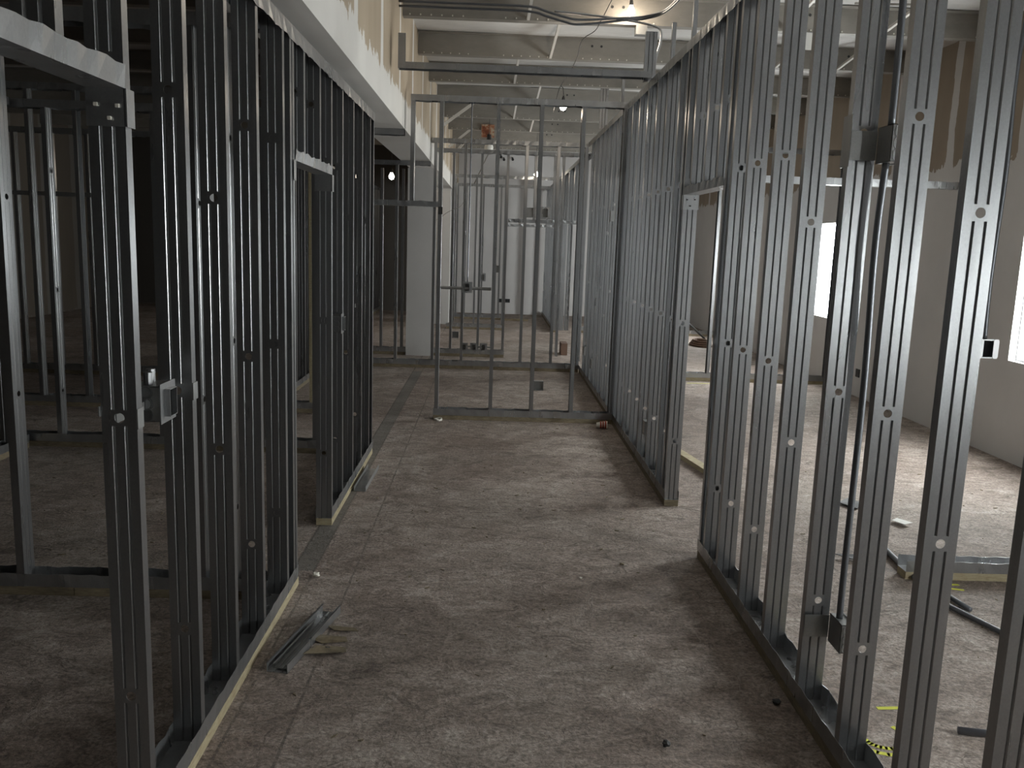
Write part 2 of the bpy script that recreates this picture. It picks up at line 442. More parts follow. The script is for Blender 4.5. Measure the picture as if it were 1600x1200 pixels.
# sag bars between purlins
for k, (x, yy) in enumerate(((.23, 7.27), (.5, 8.69), (.19, 10.11), (.5, 11.53), (.25, 12.95), (.55, 14.37), (2.3, 7.27), (3.1, 7.27), (2.7, 8.69), (3.3, 8.69))):
    pos = ['crossing the black cables', 'beside the bright patch of facing', 'above the crossing steel track', 'left of the lit hanging bulb', 'above the near cross partition',
           'beyond the near cross partition', 'seen between right hand studs', 'nearest the outer wall', 'over the right hand room', 'further over the right hand room'][k]
    mb = MB().tube([(x, yy-.01, 3.35), (x+.03, yy-1.36, 3.52)],   .016, 4)
    tag(add('sag_bar', mb, PALE, (x, yy, 3.35)), 'short pale angle bar tying two roof purlins, '+pos, 'angle bar', 'angle bars between roof purlins')
for k, (a, b, w_) in enumerate((((-.30, 11.6, 3.34), (-.72, 11.62, 3.03), 'uppermost, from the fourth purlin'), ((-.42, 14.4, 3.34), (-.76, 14.4, 3.06), 'middle one, left of the rusty plate'),
                      ((-.55, 15.8, 3.30), (-.76, 15.8, 3.06), 'lowest one, farthest away'))):
    tag(add('diagonal_brace', MB().tube([a, b], .026, 4), PALE, a), 'pale diagonal brace to the bulkhead, '+w_, 'brace', 'diagonal braces at the bulkhead')
tag(add('diagonal_brace', MB().tube([(2.75, 7.0, 3.50), (3.35, 7.0, 3.34+.17)], .01, 4), PURL, (2.75, 7, 3.4)), 'pale diagonal bar high up between the right hand studs', 'brace')
rp = MB().box(-.235, -.03, 14.30, 14.33, 3.22, 3.42)
tag(add('rusty_plate', rp, RUST, (-.13, 14.3, 3.22)), 'rusty red brown steel plate hanging under the roof at centre', 'steel plate')
tag(add('paper_sheet', MB().box(2.47, 2.60, 7.255, 7.259, 3.20, 3.33), PAPER, (2.5, 7.25, 3.2)), 'white card with a pencil scribble fixed to a purlin behind the right studs', 'card')
sheet = None

# ------------------------------------------------------------------ left corridor partition
L = Wall('dark left corridor partition of metal studs with two door openings, under the bulkhead', 'Y', -.937, -5.6, 6.26)
L.top(-5.6, 6.26, 2.445, .062, .006)
L.base(2.03, 3.785, m=WOOD, fh=.062); L.base(4.615, 6.26, m=WOOD, fh=.062); L.base(-5.6, .95, m=WOOD)
for a, dr, hs in ((2.067, 1, HA), (2.456, 1, HA), (2.825, 1, HB), (3.187, 1, HA), (3.575, 1, HA), (3.70, 1, HB), (3.780, -1, HA), (4.619, 1, HA),
                  (4.955, 1, HA), (5.335, 1, HB), (5.69, 1, HA), (6.05, 1, HB), (6.252, -1, HA), (.94, -1, HA), (.56, 1, HA), (.19, 1, HB), (-.18, 1, HA), (-.55, 1, HA), (-.92, 1, HA))+tuple((-1.3-.37*k, 1, HA) for k in range(12)):
    L.stud(a, 2.443, dr=dr, holes=hs)
for a in (1.02, 1.39, 1.76, 3.965, 4.32): L.stud(a, 2.443, 1.913, 1, (.30,), 'cripple_stud')
h1 = L.header(.975, 2.065, 1.912, fh=.052, wav=.004); h2 = L.header(3.783, 4.617, 1.905)
sm = MB()
for (x, z) in ((-.915, 1.875), (-.866, 1.873), (-.885, 1.845)): sm.box(x-.004, x+.004, 2.056, 2.0625, z-.004, z+.004)
add('screw', sm, CHALK, (-.9, 2.06, 1.87), h1)
wp = add('timber_edge', MB().box(-1.61, -1.585, 7.655, 7.70, .043, 2.3), WOOD, (-1.6, 7.68, .04))
tag(wp, 'thin pale timber strip upright beyond the left partition doorway', 'timber strip')

# ------------------------------------------------------------------ right corridor partition
R = Wall('bright right corridor partition of ribbed metal studs running the length of the corridor, with one door opening', 'Y', 1.115, -5.6, 10.6)
R.top(-5.6, 10.68, 2.785, .058, .004)
R.base(-5.6, 4.262, m=DARKW, fh=.062); R.base(5.135, 10.6, m=DARKW)
for k in range(12): R.stud(-1.47-.37*k, 2.783)
for a, hs in ((-1.1, HA), (-.74, HB), (-.37, HA), (0, HA), (.37, HB), (.74, HA), (1.12, HA), (1.68, HA), (2.06, HB), (2.417, HA), (2.776, HA), (3.167, HB), (3.512, HA), (3.878, HA), (4.13, HA)):
    R.stud(a, 2.783, holes=hs)
R.stud(4.256, 2.783, dr=-1)
R.stud(5.15, 2.783); R.stud(5.225, 2.783, dr=1)
for k, a in enumerate((5.44, 5.84, 6.2, 6.57, 6.93, 7.27)): R.stud(a, 2.783)
R.stud(7.49, 2.783)
for k in range(8): R.stud(7.66+.365*k, 2.783, holes=HA if k % 3 else HB)
for a in (4.40, 4.67, 4.98): R.stud(a, 2.783, 1.905, 1, (.42,), 'cripple_stud')
hr = R.header(4.262, 5.148, 1.898, fh=.045)
sm = MB()
for (x, z) in ((1.135, 1.87), (1.18, 1.872), (1.155, 1.835)): sm.box(x-.004, x+.004, 5.138, 5.1445, z-.004, z+.004)
add('screw', sm, BLACK, (1.15, 5.14, 1.87), hr)
# studs and stubs standing up from that top track
def stub(a, z1, lab, dr=1, x=1.075, d2=None):
    me = stud_mesh('Y', dr, z1-2.787, ())
    o = link('stub_stud', me, (x, a, 2.787)); tag(o, lab, 'metal stud', 'short studs standing on the right partition')
stub(6.6, 3.14, 'short ribbed stud stub standing on the right partition, nearest wide one')
stub(9.3, 3.19, 'short ribbed stud stub on the right partition, seen beyond the cross partition')
for yy, z1, lb in ((5.25, 3.33, 'thin steel upright on the right partition, taller one nearer the camera'), (5.86, 3.03, 'thin steel upright on the right partition, shorter one beside the conduit bend')):
    mb = MB().box(1.125, 1.127, yy, yy+.03, 2.787, z1).box(1.127, 1.15, yy, yy+.002, 2.787, z1)
    tag(add('steel_upright', mb, STEEL, (1.13, yy, 2.787)), lb, 'steel upright', 'thin uprights on the right partition')

# track hung across the corridor
X = thing('crossing_track', (-.69, 6.5, 2.77), 'steel track hung across the corridor below the roof, with an upturned left end', 'steel track')
mb = track_mb('X', -.715, 1.11, 6.46, 2.835, -1, .045, .001, 5)
add('track', mb, STEEL, (-.69, 6.5, 2.77), X)
add('upturned_end', MB().box(-.715, -.665, 6.462, 6.464, 2.835, 3.03).box(-.717, -.715, 6.462, 6.55, 2.79, 3.03).box(-.665, -.663, 6.462, 6.475, 2.79, 3.03), STEEL, (-.69, 6.5, 2.77), X)

# ------------------------------------------------------------------ cross partitions
B = Wall('near cross partition of metal studs at the end of the clear floor, with a low sill', 'X', 7.54, -1.3, 1.115)
B.base(-.49, 1.113, m=DARKW); B.top(-.725, 1.113, 2.785, .05, .003)
for a, hs in ((-.447, ()), (.035, ()), (.402, ()), (.758, ())): B.stud(a, 2.783, dr=-1, holes=hs)
B.stud(1.112, 2.783, dr=-1, holes=())
B.stud(-.69, 2.783, 1.90, -1, (), 'cripple_stud')
B.stud(-1.25, 2.49, dr=1, holes=())
B.header(-1.22, -.48, 1.862, (0, 0), .045, .004)
add('top_track', track_mb('X', -1.12, -.777, 7.54, 2.498, -1, .05, .002, 3), STEEL2, (-1, 7.54, 2.49), B.root)
add('hanging_tab', MB().box(-.478, -.440, 7.528, 7.536, 1.80, 1.862), BLACK, (-.46, 7.53, 1.8), B.root)
bs = MB(); bs.tube([(-.447, 7.585, 1.172), (-.003, 7.585, 1.172)], .013, 8)
for q in range(26): bs.tube([(-.44+q*.0168, 7.585, 1.172), (-.435+q*.0168, 7.585, 1.172)], .0155, 6)
tag(add('box_hanger_bar', bs, BOXM, (-.2, 7.58, 1.17)), 'threaded hanger bar between two studs of the near cross partition', 'hanger bar')
up = MB().box(1.05, 1.075, 7.56, 7.562, 2.787, 2.97).box(1.05, 1.052, 7.56, 7.60, 2.787, 2.97)
tag(add('steel_upright', up, STEEL, (1.06, 7.56, 2.787)), 'thin steel upright on the corner of the near cross partition', 'steel upright')

C = Wall('second cross partition of metal studs, full corridor width behind the near one', 'X', 10.6, -2.6, 1.115)
C.base(-2.6, 1.113, m=DARKW); C.top(-.77, 1.113, 2.775, .05, .005)
for a, z in ((-2.2, 2.49), (-1.85, 2.49), (-1.5, 2.49), (-1.157, 2.49), (-.70, 2.773), (-.338, 2.773), (.398, 2.773), (.778, 2.773)): C.stud(a, z, dr=-1, holes=())
C.stud(1.112, 2.773, dr=-1)
add('top_track', track_mb('X', -2.6, -.777, 10.6, 2.498, -1, .05, .002, 9), STEEL2, (-1, 10.6, 2.49), C.root)
Dw = Wall('third cross partition of metal studs, with a door opening at its right end', 'X', 11.75, -3, 1.2)
Dw.base(-3, -1.16, m=DARKW); Dw.base(-.80, .195, m=DARKW); Dw.top(-.77, 1.2, 2.775, .05, .005)
for a in (-2.9, -2.6, -2.2, -1.85, -1.48, -1.2): Dw.stud(a, 2.49, dr=-1, holes=())
for a in (-.53, -.155, .19): Dw.stud(a, 2.773, dr=-1, holes=())
for a in (.43, .56, .82): Dw.stud(a, 2.773, 1.885, -1, (), 'cripple_stud')
Dw.stud(.90, 2.773, dr=1, holes=()); Dw.header(.195, 1.2, 1.84, (0, 0), .045)
E_ = Wall('fourth cross partition of metal studs, far down the corridor', 'X', 15.4, -.7, 1.2)
E_.base(-.8, .25, m=DARKW); E_.top(-.72, 1.2, 2.71, .05, .006)
for a in (-.66, -.29, .22): E_.stud(a, 2.708, dr=-1, holes=())
E_.header(.25, 1.3, 1.84, (0, 0), .045)
G_ = Wall('farthest cross partition of metal studs, just before the white far wall', 'X', 17.4, -.9, .6)
G_.base(-.9, .2, m=DARKW); G_.top(-.73, 1.1, 2.68, .05, .004)
for a in (-.88, -.70, -.53, -.19, .16): G_.stud(a, 2.678, dr=-1, holes=())
W3 = Wall('far continuation of the right corridor partition beyond the cross partitions', 'Y', 1.115, 15.3, 18.85)
W3.base(15.3, 18.85, m=DARKW); W3.top(11.0, 18.85, 2.70)
for k in range(10): W3.stud(15.32+.37*k, 2.698, holes=())
W3.stud(11.3, 2.698, holes=()); W3.stud(12.3, 2.698, 1.9, 1, ()); W3.stud(13.2, 2.698, 1.9, 1, ()); W3.stud(14.2, 2.698, 1.9, 1, ())
for a, x in ((15.3, 1.21),): 
    st = link('stud', stud_mesh('Y', 1, 2.65, ()), (x, a, .042), W3.root); st2 = link('stud', stud_mesh('Y', -1, 2.65, ()), (x+.1, a+.05, .042), W3.root)
tag(add('cardboard_box', MB().box(1.02, 1.11, 12.2, 12.5, .001, .17), CARD, (1.06, 12.3, 0)), 'small brown box on the floor against the right partition, far down', 'box')
tag(add('dark_plank', MB().box(.22, .75, 17.3, 17.4, .001, .04), DARKW, (.5, 17.3, 0)), 'short dark plank on the floor before the white far wall', 'plank')

# right hand room
RB = Wall('cross partition of metal studs at the back of the right hand room', 'X', 10.2, 1.205, 4.07)
RB.base(1.205, 4.07, m=WOOD); RB.top(1.205, 4.12, 2.76)
for a, hs in ((1.24, ()), (1.6, ()), (1.97, ()), (2.30, ()), (2.655, ()), (4.09, ())): RB.stud(a, 2.758, dr=-1 if a > 1.3 else 1, holes=hs)
RH = thing('header_track', (1.205, 7.54, 2.17), 'long bright steel track spanning the right hand room at head height', 'steel track')
add('track', track_mb('X', 1.205, 4.128, 7.54, 2.165, 1, .06, .003, 21), STEEL2, (1.205, 7.54, 2.17), RH)
RS = Wall('low steel track on a wooden plate, short partition start on the right room floor', 'X', 4.02, 2.1, 4.12, 'partition_base', 'partition base')
RS.base(2.1, 4.12, m=WOOD, fh=.055)
FR = Wall('farthest partition base in the right hand wing, with a steel track on its plate', 'X', 15.4, 1.5, 4.1, 'partition_base', 'partition base')
FR.base(1.5, 4.1, m=DARKW)
pl = MB(); pl.prism([(1.471, 6.361), (1.525, 6.61), (1.60, 6.09), (1.554, 5.948)][::1], .04, lambda u, v, t: (u, v, .001+t))
pl = MB(); n_ = [(1.45, 6.48), (1.52, 6.50), (1.66, 5.72), (1.59, 5.70)]
pl.prism(n_, .035, lambda u, v, t: (u, v, .001+t))
tag(add('loose_plate', pl, WOOD, (1.55, 6.1, 0)), 'loose wooden plate on the floor seen through the right doorway', 'wooden plate')
cp = MB()
for q in range(3): cp.tube([(3.46+(.16-.02*q)*math.cos(a*.45), 13.95+(.3-.04*q)*math.sin(a*.45), .02+.03*q) for a in range(14)], .022, 6)
tag(add('hose_coil', cp, CARD, (3.46, 13.95, 0)), 'brown coil of hose on the floor of the room beyond the right doorway', 'hose coil')
tag(add('leaning_pipe', MB().tube([(3.05, 14.3, .55), (3.75, 14.9, .02)], .018, 6), BLACK, (3.4, 14.6, 0)), 'dark pipe leaning low beyond the right doorway', 'pipe')

# ------------------------------------------------------------------ dark left hand rooms
P1 = Wall('nearest cross partition in the dark left rooms, with a brightly lit stud at the picture edge', 'X', 3.6, -4.2, -.94)
P1.base(-4.2, -.94, m=DARKW); P1.top(-4.2, -.94, 2.445)
for k, a in enumerate((-4.1, -3.4, -3.05, -2.68, -2.36, -1.995, -1.60, -1.212, -1.08)): P1.stud(a, 2.443, dr=-1, holes=(.845, 1.665) if k % 2 else HA)
P2 = Wall('second cross partition in the dark left rooms, with a door opening', 'X', 6.2, -6.8, -.94)
P2.base(-6.8, -.94, m=DARKW); P2.top(-6.8, -.94, 2.445)
for k, a in enumerate((-6.6, -6.0, -5.3, -4.9, -4.5, -4.15, -3.78, -3.10, -2.73, -2.36, -1.99, -1.62, -1.25)): P2.stud(a, 2.443, dr=-1, holes=HA if k % 2 else HB)
P3 = Wall('third cross partition in the dark left rooms', 'X', 7.65, -7.4, -1.3)
P3.base(-7.4, -1.3, m=DARKW); P3.top(-7.4, -1.3, 2.78)
for k in range(17): P3.stud(-7.3+.37*k, 2.778, dr=-1 if k % 2 else 1, holes=())
P4 = Wall('fourth cross partition deep in the dark left rooms', 'X', 9.4, -7.8, -3)
P4.base(-7.8, -3, m=DARKW); P4.top(-7.8, -3, 2.6); P4.header(-5.2, -4.2, 1.9, (0, 0))
for k in range(13): P4.stud(-7.7+.38*k, 2.598, dr=-1, holes=())
P5 = Wall('long dark partition running away deep in the left rooms, behind the lit bulb', 'Y', -2.5, 12.5, 18.8)
P5.base(12.5, 18.8, m=DARKW); P5.top(12.5, 18.8, 2.6)
for k in range(16): P5.stud(12.6+.4*k, 2.598, holes=())
P6 = Wall('dark partition running away at the left picture edge', 'Y', -3.4, 3.7, 6.15)
P6.base(3.7, 6.15, m=DARKW); P6.top(3.7, 6.15, 2.445)
for k in range(6): P6.stud(3.95+.4*k, 2.443, holes=())
P7 = Wall('dark partition running away between the second and third left cross partitions', 'Y', -2.05, 7.75, 10.55)
P7.base(7.75, 10.55, m=DARKW); P7.top(7.75, 10.55, 2.6)
for k in range(7): P7.stud(7.95+.4*k, 2.598, holes=())

# ------------------------------------------------------------------ electrical boxes and conduits
def knock(mb, fn, us):
    for (u, v) in us:
        for k in range(12):
            a0, a1 = k*.524, (k+1)*.524
            mb.prism([(u+.0165*math.cos(a0), v+.0165*math.sin(a0)), (u+.0165*math.cos(a1), v+.0165*math.sin(a1)), (u+.0185*math.cos(a1), v+.0185*math.sin(a1)), (u+.0185*math.cos(a0), v+.0185*math.sin(a0))], .003, fn)
        mb.prism([(u+.0135*math.cos(a*.524), v+.0135*math.sin(a*.524)) for a in range(12)], .0015, fn)
def jbox(cx, cy, cz, face, label, sz=(.09, .09, .045), ring=False, group='electrical boxes', name='electrical_box'):
    """face: -y, +x or -x, the direction the open front looks"""
    w_, h_, d_ = sz
    t_ = .002
    rt = thing(name, (cx, cy, cz-h_/2), label, 'electrical box', group)
    def P(u, v, n):      # u along face, v up, n out of the face
        if face == '-y': return (cx+u, cy-n, cz+v)
        if face == '+x': return (cx+n, cy+u, cz+v)
        return (cx-n, cy-u, cz+v)
    def bx(mb, u0, u1, v0, v1, n0, n1):
        a, b = P(u0, v0, n0), P(u1, v1, n1)
        mb.box(min(a[0], b[0]), max(a[0], b[0]), min(a[1], b[1]), max(a[1], b[1]), min(a[2], b[2]), max(a[2], b[2]))
    mb = MB(); W, H = w_/2, h_/2
    bx(mb, -W, W, -H, H, -d_, -d_+t_)
    bx(mb, -W, -W+t_, -H, H, -d_, 0); bx(mb, W-t_, W, -H, H, -d_, 0)
    bx(mb, -W, W, -H, -H+t_, -d_, 0); bx(mb, -W, W, H-t_, H, -d_, 0)
    for (u, v) in ((-W, -H), (-W, H), (W, -H), (W, H)):
        u1, v1 = u-math.copysign(.012, u), v-math.copysign(.012, v)
        bx(mb, min(u, u1), max(u, u1), min(v, v1), max(v, v1), -t_, 0)
    add('body', mb, BOXM, (cx, cy, cz), rt)
    k = MB()
    knock(k, lambda u, v, t: P(-W-t, v, u), [(-d_/2, 0), (-d_/2, .03), (-d_/2, -.03)])
    add('knockout', k, STEEL, (cx, cy, cz), rt)
    if ring:
        m2 = MB(); g = .5
        for (a, b, c_, d__) in ((-W-.006, -W*g, -H-.006, H+.006), (W*g, W+.006, -H-.006, H+.006), (-W*g, W*g, H*.74, H+.006), (-W*g, W*g, -H-.006, -H*.74)):
            bx(m2, a, b, c_, d__, 0, .003)
        for (a, b, c_, d__) in ((-W*g-.002, -W*g, -H*.74, H*.74), (W*g, W*g+.002, -H*.74, H*.74), (-W*g, W*g, H*.74, H*.74+.002), (-W*g, W*g, -H*.74-.002, -H*.74)):
            bx(m2, a, b, c_, d__, 0, .018)
        add('mud_ring', m2, STEEL2, (cx, cy, cz), rt)
    return rt
# two boxes joined by a conduit on one stud of the right partition
def rbox(z0, z1, lab, bracket):
    rt = thing('electrical_box', (1.19, 2.77, z0), lab, 'electrical box', 'boxes on the conduit stud')
    mb = MB(); t_ = .002; x0, x1, y0, y1 = 1.196, 1.238, 2.66, 2.758
    mb.box(x0, x0+t_, y0, y1, z0, z1)                       # back plate towards the corridor
    mb.box(x0, x1, y0, y0+t_, z0, z1); mb.box(x0, x1, y1-t_, y1, z0, z1); mb.box(x0, x1, y0, y1, z0, z0+t_); mb.box(x0, x1, y0, y1, z1-t_, z1)
    add('body', mb, BOXM, (x0, y0, z0), rt)
    k = MB(); xm = (x0+x1)/2
    knock(k, lambda u, v, t: (xm+u*.8, y0-t, v*1.0), [(0, z0+.02), (0, (z0+z1)/2), (0, z1-.02)])
    add('knockout', k, STEEL2, (x0, y0, z0), rt)
    add('mud_ring', MB().box(x1, x1+.003, y0-.004, y1+.004, z0-.004, z0+.02).box(x1, x1+.003, y0-.004, y1+.004, z1-.02, z1+.004).box(x1, x1+.003, y0-.004, y0+.02, z0, z1).box(x1, x1+.003, y1-.02, y1+.004, z0, z1), STEEL2, (x1, y0, z0), rt)
    b = MB().box(1.112, 1.196, 2.762, 2.764, z0+.01, z1-.01)
    if bracket: b.box(1.1115, 1.1135, 2.762, 2.83, z0-.01, z1+.04)
    add('bracket', b, BOXM, (1.15, 2.76, z0), rt)
rbox(.275, .375, 'lower galvanised electrical box on the right partition, near the floor', False)
rbox(1.875, 1.985, 'upper galvanised electrical box on the right partition, above head height', True)
def conduit(pts, r_, label, m=EMT, cat='conduit', group=None, name='conduit', n=8):
    # smooth the polyline
    P = [Vector(q) for q in pts]; out = []
    if len(P) > 2:
        for i in range(len(P)-1):
            p0 = P[max(i-1, 0)]; p1 = P[i]; p2 = P[i+1]; p3 = P[min(i+2, len(P)-1)]
            for k in range(n):
                t_ = k/n; out.append(.5*((2*p1)+(-p0+p2)*t_+(2*p0-5*p1+4*p2-p3)*t_*t_+(-p0+3*p1-3*p2+p3)*t_**3))
        out.append(P[-1])
    else: out = P
    o = add(name, MB().tube([tuple(q) for q in out], r_, 8), m, pts[0], smooth=True)
    return tag(o, label, cat, group)
conduit([(1.212, 2.72, .375), (1.212, 2.72, .6), (1.217, 2.725, 1.17), (1.205, 2.72, 1.6), (1.212, 2.72, 1.875)], .0115, 'dark conduit joining the two boxes on the right partition')
conduit([(1.217, 2.72, 1.985), (1.215, 2.72, 2.3), (1.205, 2.72, 2.80), (1.21, 2.72, 3.45)], .0115, 'dark conduit rising from the upper box on the right partition')
wire = conduit([(1.228, 2.74, 1.99), (1.229, 2.742, 2.2)], .003, 'thin yellow wire at the upper electrical box', YEL, 'wire', None, 'wire')
# box with mud ring between the first two left studs
lb = jbox(-.862, 2.29, 1.143, '+x', 'double-ring electrical box hung between the two nearest left studs', (.095, .095, .075), True)
add('connector', MB().tube([(-.90, 2.262, 1.19), (-.90, 2.262, 1.225)], .012, 10), STEEL, (-.9, 2.26, 1.19), lb)
add('connector', MB().tube([(-.915, 2.32, 1.19), (-.915, 2.32, 1.225)], .012, 10), STEEL, (-.915, 2.32, 1.19), lb)
br = MB()
br.box(-.9415, -.939, 2.06, 2.49, 1.145, 1.17)
br.box(-.853, -.8495, 2.066, 2.102, 1.115, 1.165).box(-.8515, -.848, 2.455, 2.492, 1.115, 1.165)
br.box(-.905, -.902, 2.07, 2.238, 1.128, 1.150).box(-.905, -.902, 2.340, 2.457, 1.125, 1.16)
tag(add('box_bracket', br, BOXM, (-.85, 2.28, 1.14)), 'flat steel bracket carrying the electrical box between the nearest left studs', 'bracket')
jbox(-.848, 4.925, 1.10, '+x', 'small electrical box on the left partition beyond its doorway', (.075, .10, .05), True)
jbox(-.213, 7.57, 1.182, '-y', 'electrical box on the hanger bar of the near cross partition', (.075, .085, .045), True)
jbox(.445, 7.56, .327, '-y', 'square electrical box low on the near cross partition', (.085, .085, .04), False)
conduit([(-.213, 7.585, 1.225), (-.21, 7.59, 1.9), (-.21, 7.59, 2.78)], .006, 'thin conduit rising from the hanger bar box')
for k, x in enumerate((-.32, -.20, -.08)):
    jbox(x, 10.63, .275, '-y', ['left', 'middle', 'right'][k]+' one of three boxes in a row low on the second cross partition', (.08, .09, .045), True, 'three boxes in a row')
tag(add('box_hanger_bar', MB().tube([(-.34, 10.672, .275), (.03, 10.672, .275)], .010, 8), BOXM, (0, 10.66, .27)), 'hanger bar behind the three low boxes in a row', 'hanger bar')
for q in (-.32, -.20): add('connector', MB().tube([(q, 10.65, .32), (q, 10.65, .345)], .01, 8), STEEL, (q, 10.65, .32), None) if 0 else None
jbox(-.476, 11.74, .298, '-y', 'electrical box low on the third cross partition', (.085, .09, .04), False)
jbox(.49, 11.735, 1.975, '-y', 'darker left one of two square boxes at the third partition header', (.13, .13, .045), False, 'two square boxes at the header')
jbox(.69, 11.735, 1.975, '-y', 'paler right one of two square boxes at the third partition header', (.125, .15, .045), True, 'two square boxes at the header')
jbox(-.19, 17.38, .85, '-y', 'upper electrical box on the farthest cross partition', (.12, .15, .045), True)
jbox(.11, 17.38, 1.02, '-y', 'highest electrical box on the farthest cross partition, right of centre', (.09, .14, .045), False)
jbox(-.86, 17.38, .12, '-y', 'lowest electrical box on the farthest cross partition', (.09, .10, .045), False)
for x, l_ in ((.215, 'left'), (.36, 'right')):
    tag(add('wall_outlet', MB().box(x-.05, x+.05, YF-.012, YF-.001, .25, .33), BLACK, (x, YF, .25)), l_+' one of two small black outlets low on the white far wall', 'outlet', 'black outlets on the far wall')
tag(add('wall_outlet', MB().box(XW-.012, XW-.001, 9.38, 9.47, .22, .31), BLACK, (XW, 9.4, .22)), 'small black outlet low on the outer wall of the right hand room', 'outlet')
for x, z in ((.12, 3.335), (.185, 3.28), (.37, 3.29)):
    m_ = MB().tube([(x, YF-.01, z+.05), (x, YF-.10, z)], [.012, .028], 8).tube([(x-.02, YF-.003, z+.05), (x+.01, YF-.04, z+.03)], .008, 6)
    tag(add('small_spotlight', m_, BLACK, (x, YF, z)), {(.12): 'leftmost', (.185): 'middle', (.37): 'rightmost'}[x]+' small black fitting high on the white far wall', 'spotlight', 'black fittings on the far wall')
# boxes on the right partition far side
for yy, z, l_ in ((8.45, 1.862, 'dark electrical box high on the right partition, beyond the near cross partition'), (9.4, .29, 'dark electrical box low on the right partition, just beyond the near cross partition'),
                  (10.2, .33, 'farthest dark electrical box low on the right partition'), (6.05, .31, 'dark electrical box low on the right partition, between near doorway and cross partition')):
    rt = thing('electrical_box', (1.16, yy, z-.05), l_, 'electrical box', 'boxes on the right partition')
    add('body', MB().box(1.122, 1.17, yy-.09, yy-.088, z-.05, z+.05).box(1.168, 1.17, yy-.088, yy, z-.05, z+.05).box(1.122, 1.17, yy-.088, yy, z-.05, z-.048).box(1.122, 1.17, yy-.088, yy, z+.048, z+.05), BOXM, (1.16, yy, z), rt)
    add('cover', MB().box(1.118, 1.122, yy-.088, yy, z-.05, z+.05), BOXM, (1.16, yy, z), rt)
# box with reflection-white ring, and conduit, on the short partition in the right room
wb = jbox(2.372, 4.025, 1.166, '-y', 'dark electrical box with reflection-coloured ring on a conduit in front of the outer wall', (.095, .088, .05), False, None)
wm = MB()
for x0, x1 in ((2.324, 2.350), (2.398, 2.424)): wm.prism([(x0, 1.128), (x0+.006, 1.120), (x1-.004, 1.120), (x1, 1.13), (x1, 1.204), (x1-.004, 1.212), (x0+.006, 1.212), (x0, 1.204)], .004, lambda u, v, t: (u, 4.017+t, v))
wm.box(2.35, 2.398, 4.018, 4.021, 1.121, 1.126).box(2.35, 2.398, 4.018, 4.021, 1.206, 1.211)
add('mud_ring', wm, mat('ring_reflection_white', (.86, .87, .88), .35), (2.37, 4.02, 1.17), wb)  # near-white colour paints in light reflected off the galvanised ring
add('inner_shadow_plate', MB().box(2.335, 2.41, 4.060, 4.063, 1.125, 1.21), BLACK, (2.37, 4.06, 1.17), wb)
conduit([(2.365, 4.045, 1.21), (2.358, 4.045, 1.5), (2.368, 4.045, 2.0), (2.36, 4.045, 2.465), (2.40, 4.045, 2.9), (2.42, 4.045, 3.45)], .012, 'dark conduit dropping to the reflection-ringed box in the right room')

# cables along the roof
for k, (dz, dy, l_) in enumerate(((0, 0, 'upper'), (-.03, .02, 'lower'))):
    conduit([(-.77, 6.95+dy, 3.367+dz), (-.2, 6.95+dy, 3.368+dz), (.22, 6.95+dy, 3.365+dz), (.36, 6.95+dy, 3.335+dz), (.5, 6.95+dy, 3.30+dz), (.62, 6.95+dy, 3.285+dz), (.95, 6.95+dy, 3.31+dz*.4),
             (1.12, 6.93+dy, 3.325+dz*.4), (1.24, 6.7+dy, 3.33+dz*.4), (1.26, 6.0, 3.33+dz), (1.26, 4.6, 3.33+dz)], .009, l_+' dark conduit sweeping across the corridor under the first purlin', EMT, 'conduit', 'conduits under the roof')
conduit([(.42, 6.97, 3.345), (.8, 6.97, 3.32), (1.10, 6.97, 3.285), (1.22, 6.95, 3.25), (1.245, 6.93, 3.20), (1.235, 6.9, 3.12), (1.20, 6.85, 3.0), (1.18, 6.8, 2.80)], .009, 'pale conduit curving down to the right partition', STEEL2, 'conduit', 'conduits under the roof')
# junction where the conduits meet above the right partition
tag(add('junction_box', MB().box(1.10, 1.19, 7.265, 7.35, 3.27, 3.3395), BOXM, (1.15, 7.3, 3.27)), 'dark junction box above the right partition where conduits meet', 'junction box')
conduit([(-.808, 11.75, 1.82), (-.72, 11.72, 1.86), (-.6, 11.7, 1.95), (-.45, 11.7, 2.02), (-.40, 11.7, 2.1)], .004, 'thin wire hanging by the drywall column', WIREM, 'wire', None, 'wire')
conduit([(-.40, 17.44, 2.68), (-.1, 17.40, 3.34)], .012, 'thin slanting rod before the white far wall', WIREM, 'rod', None, 'rod')

# ------------------------------------------------------------------ temporary bulbs
def bulb(x, yy, z, label, power, r_=.03, top=None):
    rt = thing('hanging_bulb', (x, yy, z), label, 'light bulb', 'temporary light bulbs')
    mb = MB(); n = 12; pr = [(.0, -.052), (.018, -.047), (.030, -.030), (.032, -.012), (.026, .006), (.016, .020), (.013, .032)]
    pr = [(a*r_/.032, b*r_/.032) for a, b in pr]
    base = len(mb.v)
    for a, b in pr: mb.v += [(x+a*math.cos(2*math.pi*k/n), yy+a*math.sin(2*math.pi*k/n), z+b) for k in range(n)]
    for i in range(len(pr)-1):
        for k in range(n): mb.f.append((i*n+k, i*n+(k+1) % n, (i+1)*n+(k+1) % n, (i+1)*n+k))
    add('glass_globe', mb, GLOW if power else CRE, (x, yy, z), rt, True)
    s_ = r_/.032
    add('socket', MB().tube([(x, yy, z+.03*s_), (x, yy, z+.075*s_)], [.018*s_, .014*s_], 10).tube([(x, yy, z+.075*s_), (x, yy, z+.09*s_)], .008, 6), BLACK, (x, yy, z), rt)
    if power:
        l = bpy.data.lights.new('bulb_light', 'POINT'); l.energy = power; l.color = (1, .84, .66); l.shadow_soft_size = .05
        lo = bpy.data.objects.new('bulb_light', l); COL.objects.link(lo); lo.location = (x*S, yy*S, (z-.075*s_)*S)
    return rt
